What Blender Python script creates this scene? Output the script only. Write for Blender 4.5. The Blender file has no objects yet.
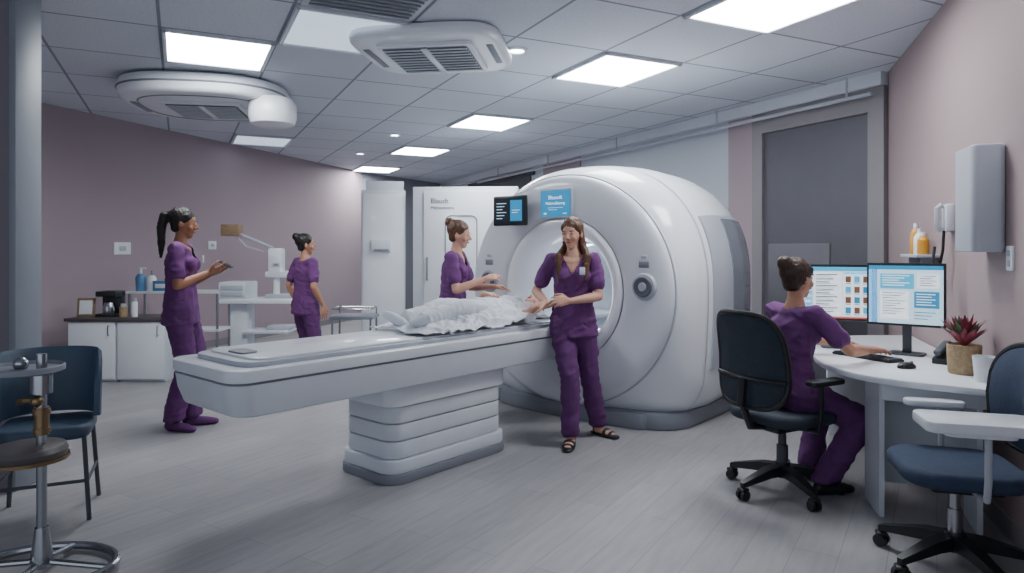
import bpy, bmesh, math, random
from mathutils import Vector, Matrix, noise, Euler
random.seed(3)
S=bpy.context.scene
COL=S.collection
V=Vector
def hexc(h):
    h=h.lstrip('#'); o=[]
    for i in (0,2,4):
        c=int(h[i:i+2],16)/255
        o.append(c/12.92 if c<=.04045 else ((c+.055)/1.055)**2.4)
    return o
# ------------------------------------------------------------ materials
def mat(name,col,rough=.5,metal=0,emit=0,bump=0,bscale=60,var=.06,vscale=4,stretch=(1,1,1),coat=0):
    m=bpy.data.materials.new(name); m.use_nodes=True
    nt=m.node_tree; N=nt.nodes; L=nt.links
    b=N['Principled BSDF']
    c=hexc(col) if isinstance(col,str) else list(col)
    tc=N.new('ShaderNodeTexCoord'); mp=N.new('ShaderNodeMapping'); mp.inputs['Scale'].default_value=stretch
    L.new(tc.outputs['Object'],mp.inputs['Vector'])
    nz=N.new('ShaderNodeTexNoise'); nz.inputs['Scale'].default_value=vscale; nz.inputs['Detail'].default_value=4
    L.new(mp.outputs[0],nz.inputs['Vector'])
    cr=N.new('ShaderNodeValToRGB')
    cr.color_ramp.elements[0].position=.3; cr.color_ramp.elements[1].position=.7
    cr.color_ramp.elements[0].color=[x*(1-var) for x in c]+[1]
    cr.color_ramp.elements[1].color=[min(1,x*(1+var)) for x in c]+[1]
    L.new(nz.outputs['Fac'],cr.inputs['Fac']); L.new(cr.outputs['Color'],b.inputs['Base Color'])
    b.inputs['Roughness'].default_value=rough; b.inputs['Metallic'].default_value=metal
    b.inputs['Coat Weight'].default_value=coat
    if emit:
        L.new(cr.outputs['Color'],b.inputs['Emission Color']); b.inputs['Emission Strength'].default_value=emit
    if bump:
        n2=N.new('ShaderNodeTexNoise'); n2.inputs['Scale'].default_value=bscale; n2.inputs['Detail'].default_value=3
        L.new(mp.outputs[0],n2.inputs['Vector'])
        bp=N.new('ShaderNodeBump'); bp.inputs['Strength'].default_value=bump; bp.inputs['Distance'].default_value=.01
        L.new(n2.outputs['Fac'],bp.inputs['Height']); L.new(bp.outputs[0],b.inputs['Normal'])
    return m
M_white=mat('gloss_white','#e6eaf0',.28,coat=.3,var=.02)
M_white2=mat('soft_white','#d5dae2',.45,var=.03)
M_shell=mat('scanner_white','#e8ecf2',.25,coat=.4,var=.015,vscale=2)
M_face=mat('scanner_face','#dfe3ea',.3,coat=.3,var=.02,vscale=2)
M_flare=mat('scanner_flare','#f2f5fa',.2,coat=.5,var=.01)
M_lgrey=mat('light_grey','#b0b5bf',.45,var=.03)
M_grey=mat('mid_grey','#7e838d',.5,var=.04)
M_dgrey=mat('dark_grey','#44474f',.5,var=.05)
M_black=mat('black_plastic','#191b20',.4,var=.1)
M_mesh=mat('blue_black_mesh','#2b3441',.8,bump=.4,bscale=260,var=.15,vscale=80)
M_steel=mat('steel','#a6a9af',.22,metal=1,var=.03)
M_bronze=mat('brass_metal','#8a7458',.3,metal=.9,var=.05)
M_navy=mat('navy_fabric','#2c3a52',.8,bump=.3,bscale=200,var=.1,vscale=30)
M_teal=mat('slate_vinyl','#384b5f',.5,bump=.15,bscale=80,var=.08)
M_scrub=mat('purple_scrub','#673670',.85,bump=.15,bscale=350,var=.05,vscale=8)
M_scrub2=mat('purple_scrub_dark','#5e3067',.85,bump=.15,bscale=350,var=.05,vscale=8)
M_sheet=mat('white_linen','#d3d7de',.85,bump=.3,bscale=120,var=.03)
M_skinA=mat('skin_brown','#a06c50',.5,var=.05,vscale=20)
M_skinB=mat('skin_fair','#d2a08a',.5,var=.05,vscale=20)
M_skinC=mat('skin_tan','#bc896e',.5,var=.05,vscale=20)
M_hairblack=mat('hair_black','#191412',.45,bump=.6,bscale=120,var=.3,vscale=60,stretch=(1,1,.15))
M_hairbrown=mat('hair_brown','#5a3926',.45,bump=.6,bscale=120,var=.35,vscale=60,stretch=(1,1,.15))
M_hairdark=mat('hair_dark_brown','#3b2519',.45,bump=.6,bscale=120,var=.3,vscale=60,stretch=(1,1,.15))
M_lip=mat('lips','#a8605a',.4); M_eye=mat('eye_white','#a08c84',.5); M_iris=mat('iris','#2c1d14',.3)
M_tan=mat('tan_wood','#8d7358',.5,bump=.2,bscale=30,var=.2,vscale=20,stretch=(1,1,8))
M_basket=mat('woven_basket','#a8906f',.8,bump=.8,bscale=90,var=.2,vscale=60)
M_leaf=mat('leaf_green','#4a6a44',.5,var=.25,vscale=20); M_leafr=mat('leaf_red','#8c3b4c',.5,var=.3,vscale=20)
M_orange=mat('amber_plastic','#c98f2c',.3); M_blue=mat('blue_plastic','#4a7ea6',.4)
M_darktop=mat('dark_laminate','#4a4444',.35)
M_glow=mat('light_diffuser',(.93,.97,1),.5,emit=29,var=.01)
M_glowdim=mat('dim_diffuser','#cfe0f0',.5,emit=1.0,var=.03)
M_trimgrey=mat('frame_grey','#817c81',.5,var=.03)
M_doorgrey=mat('door_grey','#55545c',.5,var=.04)
M_shade=mat('window_shade','#4c4d54',.7,var=.05)
M_sidewin=mat('tinted_grey','#7d838e',.2,coat=.5,var=.05)
M_sidepan=mat('side_panel_grey','#b0b6c0',.35,var=.03)
def emis(name,col,st=1.0): return mat(name,col,.4,emit=st,var=.02)
E_blue=emis('screen_blue','#1d7fae',.9); E_pale=emis('screen_pale','#bcdcec',.85); E_white=emis('screen_white','#e8f0f6',.95)
E_cyan=emis('screen_cyan','#3aa6cc',.9); E_dark=emis('screen_dark','#0d1822',.5); E_red=emis('screen_red','#b5473f',1.0); E_brown=emis('screen_photo','#6b4a3c',.8)
E_text=emis('screen_text','#4a6a82',.6)

# ------------------------------------------------------------ mesh builder
class MB:
    def __init__(s): s.bm=bmesh.new(); s.mi=0
    def _take(s,b,M=None):
        if M is not None: bmesh.ops.transform(b,matrix=M,verts=b.verts)
        for f in b.faces: f.material_index=s.mi
        me=bpy.data.meshes.new('t'); b.to_mesh(me); b.free(); s.bm.from_mesh(me); bpy.data.meshes.remove(me); return s
    def box(s,size,loc,bev=.0,rot=(0,0,0),seg=2):
        b=bmesh.new(); bmesh.ops.create_cube(b,size=1)
        bmesh.ops.scale(b,vec=size,verts=b.verts)
        if bev: bmesh.ops.bevel(b,geom=b.edges[:],offset=min(bev,min(size)*.49),segments=seg,profile=.5,affect='EDGES')
        return s._take(b,Matrix.Translation(loc)@Euler(rot).to_matrix().to_4x4())
    def cyl(s,p0,p1,r0,r1=None,n=24):
        r1=r0 if r1 is None else r1
        p0=V(p0);p1=V(p1);d=p1-p0
        b=bmesh.new(); bmesh.ops.create_cone(b,cap_ends=True,segments=n,radius1=r0,radius2=r1,depth=d.length)
        q=V((0,0,1)).rotation_difference(d.normalized())
        return s._take(b,Matrix.Translation((p0+p1)/2)@q.to_matrix().to_4x4())
    def sph(s,c,r,n=20,M=None):
        b=bmesh.new(); bmesh.ops.create_uvsphere(b,u_segments=n,v_segments=n//2+2,radius=1)
        rr=(r,r,r) if not hasattr(r,'__len__') else r
        bmesh.ops.scale(b,vec=rr,verts=b.verts)
        T=Matrix.Translation(c)
        if M is not None: T=T@M.to_4x4()
        return s._take(b,T)
    def prism(s,poly,z0,z1,bev=0,seg=2,M=None):
        b=bmesh.new(); vs=[b.verts.new((p[0],p[1],z0)) for p in poly]; f=b.faces.new(vs)
        r=bmesh.ops.extrude_face_region(b,geom=[f])
        bmesh.ops.translate(b,verts=[v for v in r['geom'] if isinstance(v,bmesh.types.BMVert)],vec=(0,0,z1-z0))
        bmesh.ops.recalc_face_normals(b,faces=b.faces)
        if bev:
            es=[e for e in b.edges if abs(e.verts[0].co.z-e.verts[1].co.z)<1e-6]
            bmesh.ops.bevel(b,geom=es,offset=bev,segments=seg,profile=.5,affect='EDGES')
        return s._take(b,M)
    def lathe(s,prof,c=(0,0,0),n=40,M=None):
        rings=[[(r*math.cos(2*math.pi*i/n),r*math.sin(2*math.pi*i/n),z) for i in range(n)] for r,z in prof]
        T=Matrix.Translation(c)
        if M is not None: T=T@M
        return s.loft(rings,cap=(prof[0][0]>1e-4,prof[-1][0]>1e-4),M=T)
    def loft(s,rings,cap=(True,True),closed=True,M=None):
        b=bmesh.new(); R=[[b.verts.new(p) for p in r] for r in rings]; n=len(R[0])
        for a,c in zip(R,R[1:]):
            for i in range(n if closed else n-1):
                j=(i+1)%n
                b.faces.new((a[i],a[j],c[j],c[i]))
        if closed and cap[0]: b.faces.new(R[0][::-1])
        if closed and cap[1]: b.faces.new(R[-1])
        bmesh.ops.recalc_face_normals(b,faces=b.faces)
        return s._take(b,M)
    def tube(s,pts,r,n=10,closed=False):
        pts=[V(p) for p in pts]; rings=[]; up=None; m=len(pts)
        for i,p in enumerate(pts):
            if closed: t=(pts[(i+1)%m]-pts[i-1]).normalized()
            else: t=(pts[min(i+1,m-1)]-pts[max(i-1,0)]).normalized()
            if up is None:
                up=V((0,0,1)) if abs(t.z)<.9 else V((1,0,0))
            a=t.cross(up).normalized(); up=a.cross(t).normalized()
            rr=r[i] if hasattr(r,'__len__') else r
            rings.append([p+a*rr*math.cos(2*math.pi*k/n)+up*rr*math.sin(2*math.pi*k/n) for k in range(n)])
        if closed: rings.append(rings[0]); return s.loft(rings,cap=(False,False))
        return s.loft(rings)
    def hull(s,pts):
        b=bmesh.new(); vs=[b.verts.new(p) for p in pts]
        r=bmesh.ops.convex_hull(b,input=vs)
        dead=[g for g in set(r['geom_interior'])|set(r['geom_unused']) if isinstance(g,bmesh.types.BMVert)]
        if dead: bmesh.ops.delete(b,geom=dead,context='VERTS')
        return s._take(b)
    def quad(s,pts):
        b=bmesh.new(); b.faces.new([b.verts.new(p) for p in pts]); return s._take(b)
    def m(s,i): s.mi=i; return s
    def obj(s,name,mats,parent=None,smooth=True,ang=35,loc=None,label=None):
        me=bpy.data.meshes.new(name); s.bm.to_mesh(me); s.bm.free()
        if not isinstance(mats,(list,tuple)): mats=[mats]
        for m in mats: me.materials.append(m)
        if smooth:
            me.polygons.foreach_set('use_smooth',[True]*len(me.polygons))
            if ang: me.set_sharp_from_angle(angle=math.radians(ang))
        o=bpy.data.objects.new(name,me); COL.objects.link(o)
        if parent: o.parent=parent
        if loc: o.location=loc
        if label: o['label']=label
        return o
def rrect(w,h,r,n=6,cx=0,cy=0):
    o=[]
    for k,(sx,sy) in enumerate(((1,1),(-1,1),(-1,-1),(1,-1))):
        for i in range(n+1):
            a=math.pi/2*(k+i/n); o.append((cx+sx*(w/2-r)+r*math.cos(a),cy+sy*(h/2-r)+r*math.sin(a)))
    return o
def tag(o,label,cat,group=None):
    o['label']=label;o['category']=cat
    if group:o['group']=group
    return o
def thing(name,label,cat,loc=(0,0,0),yaw=0,group=None):
    e=bpy.data.objects.new(name,None); e.empty_display_size=.2; COL.objects.link(e)
    e.location=loc; e.rotation_euler=(0,0,math.radians(yaw)); return tag(e,label,cat,group)
def struct(o): o['kind']='structure'; return o

# ------------------------------------------------------------ room
HC=3.0
A1=V((-5.10,7.4)); B=V((-3.08,13.95)); E=V((-1.67,16.45)); C=V((3.38,6.11)); D=V((.96,-1.0)); 
A=V((A1.x-.308*8.4,-1.0))
def wallmat(name,col,scale=1):
    return mat(name,col,.7,bump=.05,bscale=200,var=.03,vscale=.7)
M_mauve=wallmat('mauve_paint','#a08f97'); M_mauve2=wallmat('warm_mauve_paint','#9b888a'); M_wallwhite=wallmat('pale_wall_paint','#bcc2cc'); M_endwall=wallmat('grey_wall_paint','#85878f')
def wall(name,p,q,m,z0=0,z1=HC,th=.12,inset=0):
    d=(q-p).normalized(); n=V((-d.y,d.x))
    c=V((0,5)); 
    if (p-c).dot(n)<0: n=-n
    p=p-n*inset; q=q-n*inset
    mb=MB(); mb.prism([p,q,q+n*th,p+n*th],z0,z1)
    return struct(mb.obj(name,m,smooth=False))
wall('wall_left',A,B,M_mauve)
wall('wall_end',B,E,M_endwall)
wall('wall_right',D,C,M_mauve2)
wall('wall_back',C,E,M_wallwhite)
# floor
mf=bpy.data.materials.new('vinyl_plank_floor'); mf.use_nodes=True
nt=mf.node_tree;N=nt.nodes;L=nt.links;b=N['Principled BSDF']
tc=N.new('ShaderNodeTexCoord'); mp=N.new('ShaderNodeMapping'); mp.inputs['Rotation'].default_value=(0,0,math.radians(-58))
L.new(tc.outputs['Object'],mp.inputs['Vector'])
br=N.new('ShaderNodeTexBrick'); br.inputs['Scale'].default_value=1; br.inputs['Brick Width'].default_value=1.3; br.inputs['Row Height'].default_value=.19
br.inputs['Mortar Size'].default_value=.002; br.offset=.37
br.inputs['Color1'].default_value=hexc('#a6a5a7')+[1]; br.inputs['Color2'].default_value=hexc('#9c9b9e')+[1]; br.inputs['Mortar'].default_value=hexc('#87878b')+[1]
L.new(mp.outputs[0],br.inputs['Vector'])
mp2=N.new('ShaderNodeMapping'); mp2.inputs['Scale'].default_value=(1.2,9,1); L.new(mp.outputs[0],mp2.inputs['Vector'])
nz=N.new('ShaderNodeTexNoise'); nz.inputs['Scale'].default_value=3; nz.inputs['Detail'].default_value=6; L.new(mp2.outputs[0],nz.inputs['Vector'])
cr=N.new('ShaderNodeValToRGB'); cr.color_ramp.elements[0].position=.3;cr.color_ramp.elements[0].color=(.84,.84,.85,1);cr.color_ramp.elements[1].position=.7;cr.color_ramp.elements[1].color=(1.02,1.01,1.0,1)
L.new(nz.outputs['Fac'],cr.inputs['Fac'])
mx=N.new('ShaderNodeMixRGB'); mx.blend_type='MULTIPLY'; mx.inputs['Fac'].default_value=1
L.new(br.outputs['Color'],mx.inputs['Color1']);L.new(cr.outputs['Color'],mx.inputs['Color2']);L.new(mx.outputs[0],b.inputs['Base Color'])
b.inputs['Roughness'].default_value=.40
poly=[A,D,C,E,B]
mb=MB(); mb.prism(poly,-.1,0); struct(mb.obj('floor',mf,smooth=False))
# ceiling
mc=bpy.data.materials.new('ceiling_tiles'); mc.use_nodes=True
nt=mc.node_tree;N=nt.nodes;L=nt.links;b=N['Principled BSDF']
tc=N.new('ShaderNodeTexCoord'); mp=N.new('ShaderNodeMapping'); mp.inputs['Rotation'].default_value=(0,0,math.radians(243.96)); mp.inputs['Location'].default_value=(-.025,.67,0)
L.new(tc.outputs['Object'],mp.inputs['Vector'])
br=N.new('ShaderNodeTexBrick'); br.offset=0; br.inputs['Scale'].default_value=1; br.inputs['Brick Width'].default_value=.91; br.inputs['Row Height'].default_value=.8
br.inputs['Mortar Size'].default_value=.012; br.inputs['Mortar Smooth'].default_value=.1
br.inputs['Color1'].default_value=hexc('#d2d7e0')+[1]; br.inputs['Color2'].default_value=hexc('#c9ced8')+[1]; br.inputs['Mortar'].default_value=hexc('#868b96')+[1]
L.new(mp.outputs[0],br.inputs['Vector']); 
nz=N.new('ShaderNodeTexNoise'); nz.inputs['Scale'].default_value=60; nz.inputs['Detail'].default_value=5; L.new(mp.outputs[0],nz.inputs['Vector'])
cr=N.new('ShaderNodeValToRGB'); cr.color_ramp.elements[0].position=.35;cr.color_ramp.elements[0].color=(.88,.88,.88,1);cr.color_ramp.elements[1].position=.5
L.new(nz.outputs['Fac'],cr.inputs['Fac'])
mx=N.new('ShaderNodeMixRGB'); mx.blend_type='MULTIPLY'; mx.inputs['Fac'].default_value=1
L.new(br.outputs['Color'],mx.inputs['Color1']);L.new(cr.outputs['Color'],mx.inputs['Color2']);L.new(mx.outputs[0],b.inputs['Base Color'])
b.inputs['Roughness'].default_value=.8
mb=MB(); mb.prism(poly,HC,HC+.1); struct(mb.obj('ceiling',mc,smooth=False))

def uv(u,v): return (-.439*u+.899*v, .899*u+.439*v)
def panel(u,v,dim=False):
    x,y=uv(u,v)
    t=thing('ceiling_light_panel','square recessed LED ceiling panel, '+('dim bluish diffuser' if dim else 'glowing bright white'),'ceiling light',(x,y,HC),26.03,'recessed ceiling light panels')
    mb=MB(); w,h=.8,.91; f=.03
    for sx in (-1,1): mb.box((f,h-.02,.03),(sx*(w/2-f/2-.01),0,-.01),.004)
    for sy in (-1,1): mb.box((w-.02,f,.03),(0,sy*(h/2-f/2-.01),-.01),.004)
    mb.obj('frame',M_white2,t)
    mb=MB(); mb.box((w-.08,h-.08,.012),(0,0,-.008),.003); mb.obj('diffuser',M_glowdim if dim else M_glow,t)
for u,v in ((5.94,.27),(3.21,3.47),(5.03,3.47),(7.76,3.47),(10.49,3.47),(13.2,3.47),(1.39,3.47)): panel(u,v)  # last panel is out of view, added to light the front of the room
panel(5.03,1.07,True); panel(10.49,1.07,True)
# trims along back wall
dC=(E-C).normalized()
def bw(s,off=0.0):
    n=V((-.899,-.439)); p=C+dC*s+n*off; return p
def bwbox(name,s0,s1,z0,z1,m,th=.04,off=0,bev=.004,parent=None):
    a=bw(s0,off);c=bw(s1,off);a2=bw(s0,off+th);c2=bw(s1,off+th)
    mb=MB(); mb.prism([a,c,c2,a2],z0,z1,bev); return mb.obj(name,m,parent,smooth=False)
struct(bwbox('trim_1',0,11.4,2.88,3.0,M_white2,.10))
struct(bwbox('trim_2',0.0,.16,0,2.88,M_trimgrey,.06)); struct(bwbox('trim_3',1.42,1.56,0,2.88,M_trimgrey,.06)); struct(bwbox('trim_4',.16,1.42,2.66,2.88,M_trimgrey,.06))
struct(bwbox('door_1',.16,1.42,0.0,2.66,M_doorgrey,.025))
struct(bwbox('trim_6',1.56,1.95,0,2.88,M_mauve,.03))
struct(bwbox('trim_7',5.2,6.4,0,2.88,M_mauve,.03))
struct(bwbox('window_1',6.9,9.6,2.2,2.75,M_shade,.03)); struct(bwbox('trim_8',6.75,9.8,2.75,2.84,M_dgrey,.05))
mb=MB(); mb.tube([tuple(bw(.05,.16))+(2.80,),tuple(bw(9,.16))+(2.80,)],.018); 
for s in (.3,2,4,6,8):
    p=bw(s,.16); mb.cyl((p.x,p.y,2.80),(p.x,p.y,3.0),.010)
struct(mb.obj('trim_9',M_lgrey))
def bb(name,p,q): 
    o=wall(name,p,q,M_trimgrey,0,.1,.14,.015); return o
bb('baseboard_left',A,B); bb('baseboard_right',D,C); bb('baseboard_back',C,E)
sp=thing('low_partition','low dark grey fabric partition in front of the door','partition',tuple(bw(.55,.50))+(0,),math.degrees(math.atan2(dC.y,dC.x)))
mb=MB(); mb.box((.7,.03,1.36),(0,0,.78),.008); mb.obj('fabric_panel',mat('partition_fabric','#5c5b62',.9,bump=.2,bscale=200),sp)
for sx in (-1,1):
    mb=MB(); mb.box((.04,.3,.03),(sx*.30,0,.015),.006); mb.box((.03,.03,.12),(sx*.30,0,.07)); mb.obj('foot',M_lgrey,sp)
# left jamb wall
mb=MB(); mb.prism([(-3.7,3.95),(-2.91,3.95),(-2.91,4.13),(-3.7,4.13)],0,HC); struct(mb.obj('wall_partition',wallmat('jamb_paint','#756f77'),smooth=False))
mb=MB(); mb.box((.04,.22,HC),(-2.89,4.04,HC/2),.006); struct(mb.obj('trim_10',M_grey))

# ------------------------------------------------------------ scanner
TH=-40.85
AX=V((.654,.756)); NX=V((.756,-.654)); FC=V((.45,5.75))
def sc(t,n,z=0):
    p=FC-AX*t+NX*n; return (p.x,p.y,z)
mri=thing('mri_scanner','large white cylindrical MRI scanner with round bore and grey base','mri scanner',(FC.x,FC.y,0),TH)
CZ=1.07; XS=1.075
ST=[(-.01,.93,2.0),(.05,.985,2.1),(.14,1.03,2.2),(.3,1.06,2.35),(.6,1.075,2.45),(.95,1.06,2.5),(1.2,1.02,2.55),(1.36,.95,2.6),(1.46,.83,2.6),(1.5,.66,2.6)]
def sect(y,a,e=0):
    for (y0,w0,p0),(y1,w1,p1) in zip(ST,ST[1:]):
        if y<=y1 or y1==ST[-1][0]:
            k=(y-y0)/(y1-y0); k=max(0,min(1,k)); w=w0+(w1-w0)*k+e; p=p0+(p1-p0)*k; break
    c,s=math.cos(a),math.sin(a)
    pp=p if s>=0 else p+2.2*min(1,max(0,(y+.01)/.25))*min(1,-s*2.5)
    x=w*XS*math.copysign(abs(c)**(2/pp),c); z=w*math.copysign(abs(s)**(2/pp),s)
    return V((x,y,max(.07,CZ+z)))
na=120
ys=[-.01,.02,.05,.09,.14,.2,.3,.45,.6,.78,.95,1.08,1.2,1.28,1.36,1.42,1.46,1.5]
mb=MB(); mb.loft([[sect(y,2*math.pi*i/na) for i in range(na)] for y in ys],cap=(False,True)); mb.obj('outer_shell',M_shell,mri,ang=50)
def ring(prof,name,m,cz=CZ,ang=30):
    def xs(r): k=max(0,min(1,(r-.6)/.36)); return 1+(XS-1)*k
    mb=MB(); mb.loft([[(r*xs(r)*math.cos(2*math.pi*i/na),y,cz+r*math.sin(2*math.pi*i/na)) for i in range(na)] for r,y in prof],cap=(False,False)); return mb.obj(name,m,mri,ang=ang)
ring([(.60,-.02),(.605,-.055),(.615,-.066),(.65,-.073),(.75,-.078),(.85,-.076),(.90,-.070),(.93,-.060),(.95,-.042),(.96,-.015),(.963,.05)],'front_cover',M_face,ang=60)
ring([(.957,-.022),(.966,-.022),(.968,-.012),(.958,-.005)],'cover_seam',M_lgrey)
ring([(.575,-.06),(.585,-.065),(.60,-.06),(.603,-.02),(.575,-.01)],'seam_ring',M_lgrey)
ring([(.60,-.06),(.588,-.078),(.565,-.086),(.54,-.080),(.50,-.05),(.455,.03),(.42,.15),(.40,.3)],'bore_flare',M_flare,ang=60)
mb=MB(); prof=[(.40,.28),(.385,.32),(.38,1.3),(.36,1.36),(.02,1.37)]
mb.loft([[(r*math.cos(2*math.pi*i/64),y,CZ+r*math.sin(2*math.pi*i/64)) for i in range(64)] for r,y in prof],cap=(False,True)); mb.obj('bore_tunnel',M_flare,mri)
mb=MB(); mb.loft([[(r*math.cos(2*math.pi*i/64),y,CZ+r*math.sin(2*math.pi*i/64)) for i in range(64)] for r,y in ((.381,.42),(.375,.425),(.375,.47),(.381,.475))],cap=(False,False)); mb.obj('bore_fill_ring',emis('bore_fill_glow','#e6eef8',8),mri)  # glowing band added to brighten the bore interior
mb=MB()
for y in (.30,): mb.loft([[sect(y-.005,2*math.pi*i/na,.004) for i in range(na)],[sect(y+.005,2*math.pi*i/na,.004) for i in range(na)]],cap=(False,False))
mb.obj('panel_seam',M_lgrey,mri)
def patch(y0,y1,a0,a1,e,name,m,ny=14,nn=24,parent=mri):
    g=[[sect(y0+(y1-y0)*i/ny,math.radians(a0+(a1-a0)*j/nn),e) for j in range(nn+1)] for i in range(ny+1)]
    inner=[[sect(y0+(y1-y0)*i/ny,math.radians(a0+(a1-a0)*j/nn),-.01) for j in range(nn+1)] for i in range(ny+1)]
    mb=MB(); mb.loft(g,closed=False)
    edge=g[0]+[r[-1] for r in g[1:]]+g[-1][::-1][1:]+[r[0] for r in g[::-1][1:-1]]
    edgi=inner[0]+[r[-1] for r in inner[1:]]+inner[-1][::-1][1:]+[r[0] for r in inner[::-1][1:-1]]
    mb.loft([edge,edgi],cap=(False,False))
    return mb.obj(name,m,parent,ang=50)
patch(.38,1.30,-18,30,.012,'side_panel',M_sidepan)
patch(.72,1.25,-16,28,.020,'side_window',M_sidewin)
for k,zz in ((.80,1.12),(-.80,1.12)):
    mb=MB(); Mx=Matrix.Rotation(math.radians(90),4,'X')
    mb.lathe([(.0,.03),(.06,.03),(.095,.025),(.105,.012),(.11,0)],(k,-.07,zz),M=Mx); o=mb.obj('control_pad',M_lgrey,mri)
    mb=MB(); mb.lathe([(0,.036),(.03,.036),(.07,.042),(.078,.036),(.08,.0)],(k,-.07,zz),M=Mx); mb.obj('dial',mat('dial_grey','#5f646e',.4),o)
    mb=MB(); mb.lathe([(0,.044),(.03,.044),(.034,.04),(.034,.03)],(k,-.07,zz),M=Mx); mb.obj('dial_centre',M_lgrey,o)
    mb=MB(); mb.box((.09,.012,.05),(k,-.08,zz+.17),.006); mb.obj('button_plate',M_grey,o)
    mb=MB(); mb.box((.05,.012,.025),(k,-.082,zz+.23),.006); mb.obj('button',M_lgrey,o)
mb=MB(); mb.box((.33,.04,.25),(-.02,-.09,1.79),.012); disp=mb.obj('display_bezel',M_lgrey,mri)
mb=MB(); mb.m(0).quad([(-.175,-.112,1.68),(.135,-.112,1.68),(.135,-.112,1.90),(-.175,-.112,1.90)])
mb.m(1)
def bar(x0,x1,z0,z1,y=-.114): mb.quad([(x0,y,z0),(x1,y,z0),(x1,y,z1),(x0,y,z1)])
bar(-.10,.06,1.752,1.756);bar(-.09,.0,1.735,1.739);bar(-.14,-.11,1.70,1.715);bar(.06,.10,1.70,1.708)
mb.obj('screen',[E_blue,E_pale],disp,smooth=False)
def text(s,size,loc,rot,m,parent,al='LEFT'):
    c=bpy.data.curves.new('t','FONT'); c.body=s; c.size=size; c.extrude=.0006; c.align_x=al; o=bpy.data.objects.new('t',c); COL.objects.link(o)
    dg=bpy.context.evaluated_depsgraph_get(); me=bpy.data.meshes.new_from_object(o.evaluated_get(dg)); bpy.data.objects.remove(o)
    me.materials.clear(); me.materials.append(m); o=bpy.data.objects.new('lettering',me); COL.objects.link(o); o.location=loc; o.rotation_euler=rot; o.parent=parent; return o
text('Bleoudt',.046,(-.02,-.114,1.825),(math.pi/2,0,0),E_white,disp,'CENTER'); text('Mahrmdlaimng',.034,(-.02,-.114,1.780),(math.pi/2,0,0),E_white,disp,'CENTER')
mb=MB(); mb.prism([(x,y) for x,y in rrect(1.98,1.38,.3,8,0,.72)],0,.13,.02)
mb.prism([(.75*math.cos(math.pi*i/20),-.02-.10*math.sin(math.pi*i/20)+.05) for i in range(21)]+[(-.75,.3),(.75,.3)],0,.12,.015)
mb.obj('base_skirt',M_grey,mri)
hm=thing('wall_monitor','small black status monitor with blue readout held above the scanner front','monitor',sc(.2,-.44,0),TH+8)
mb=MB(); mb.box((.34,.035,.26),(0,0,1.74),.012); mb.obj('housing',M_black,hm)
mb=MB(); mb.quad([(-.15,-.019,1.63),(.15,-.019,1.63),(.15,-.019,1.85),(-.15,-.019,1.85)]); mb.m(1); bar(.01,.13,1.65,1.83,-.021); mb.m(2)
for i in range(6): bar(-.13,-.03-.02*(i%3),1.80-.026*i,1.806-.026*i,-.021)
bar(.03,.11,1.74,1.746,-.023);bar(.03,.09,1.72,1.726,-.023)
mb.obj('screen',[E_dark,E_blue,E_pale],hm,smooth=False)
mb=MB(); mb.tube([(0,.02,1.74),(0,.12,1.74),(.05,.25,1.72)],.018); mb.obj('bracket',M_lgrey,hm)

# ------------------------------------------------------------ patient table
bed=thing('scanner_table','long white motorised patient table with stepped pedestal and grey base','patient table',(FC.x,FC.y,0),TH)
def outline(w,y0,y1,rf,n=10):
    o=[(w,y1),(-w,y1)]
    for i in range(n+1):
        a=math.pi+math.pi/2*i/n; o.append((-w+rf+rf*math.cos(a),y0+rf+rf*math.sin(a)))
    for i in range(n+1):
        a=1.5*math.pi+math.pi/2*i/n; o.append((w-rf+rf*math.cos(a),y0+rf+rf*math.sin(a)))
    return o
def plate(mb,w,y0,y1,rf,z0,z1,bev): mb.prism(outline(w,y0,y1,rf),z0,z1,bev,3)
mb=MB(); plate(mb,.37,-3.10,-.12,.11,.765,.825,.007); mb.obj('table_shell',M_white,bed)
mb=MB(); plate(mb,.352,-3.07,-.14,.10,.748,.768,.0); mb.obj('groove',M_grey,bed)
mb=MB(); o0=outline(.365,-3.09,-.16,.11); 
rings=[[(x*k,(y-yc)*kk+yc,z) for x,y in o0] for z,k,kk,yc in ((.752,1,1,-1.6),(.68,.985,.993,-1.6),(.60,.93,.975,-1.6),(.592,.91,.97,-1.6))]
mb.loft(rings); mb.obj('table_underbody',M_white2,bed,ang=25)
mb=MB(); plate(mb,.30,-3.0,.9,.11,.82,.85,.008); mb.obj('cradle',M_lgrey,bed)
mb=MB(); mb.prism(outline(.275,-2.93,.5,.09),.848,.862,.005); mb.obj('pad',M_white,bed)
mb=MB(); mb.prism(rrect(.16,.10,.03,4,0,-2.86),.858,.872,.004); mb.obj('end_handle',M_grey,bed)
PY=-1.56
mb=MB(); mb.prism(rrect(.42,.92,.08,8,0,PY),.14,.60,.006)
mb.obj('pedestal_core',M_grey,bed)
for i,(z0,z1,w,l) in enumerate(((.145,.245,.50,1.0),(.253,.35,.50,1.0),(.358,.455,.50,1.0),(.463,.59,.54,1.06))):
    mb=MB(); mb.prism(rrect(w,l,.10,8,0,PY),z0,z1,.006,2); mb.obj('pedestal_tier',M_white if i==3 else M_white2,bed)
mb=MB(); mb.prism(rrect(.56,1.07,.12,8,0,PY),0,.06,.008); mb.obj('base_plate',M_grey,bed)
mb=MB(); mb.prism(rrect(.54,1.05,.11,8,0,PY),.06,.14,.010); mb.obj('base_cover',M_white2,bed)

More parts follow.
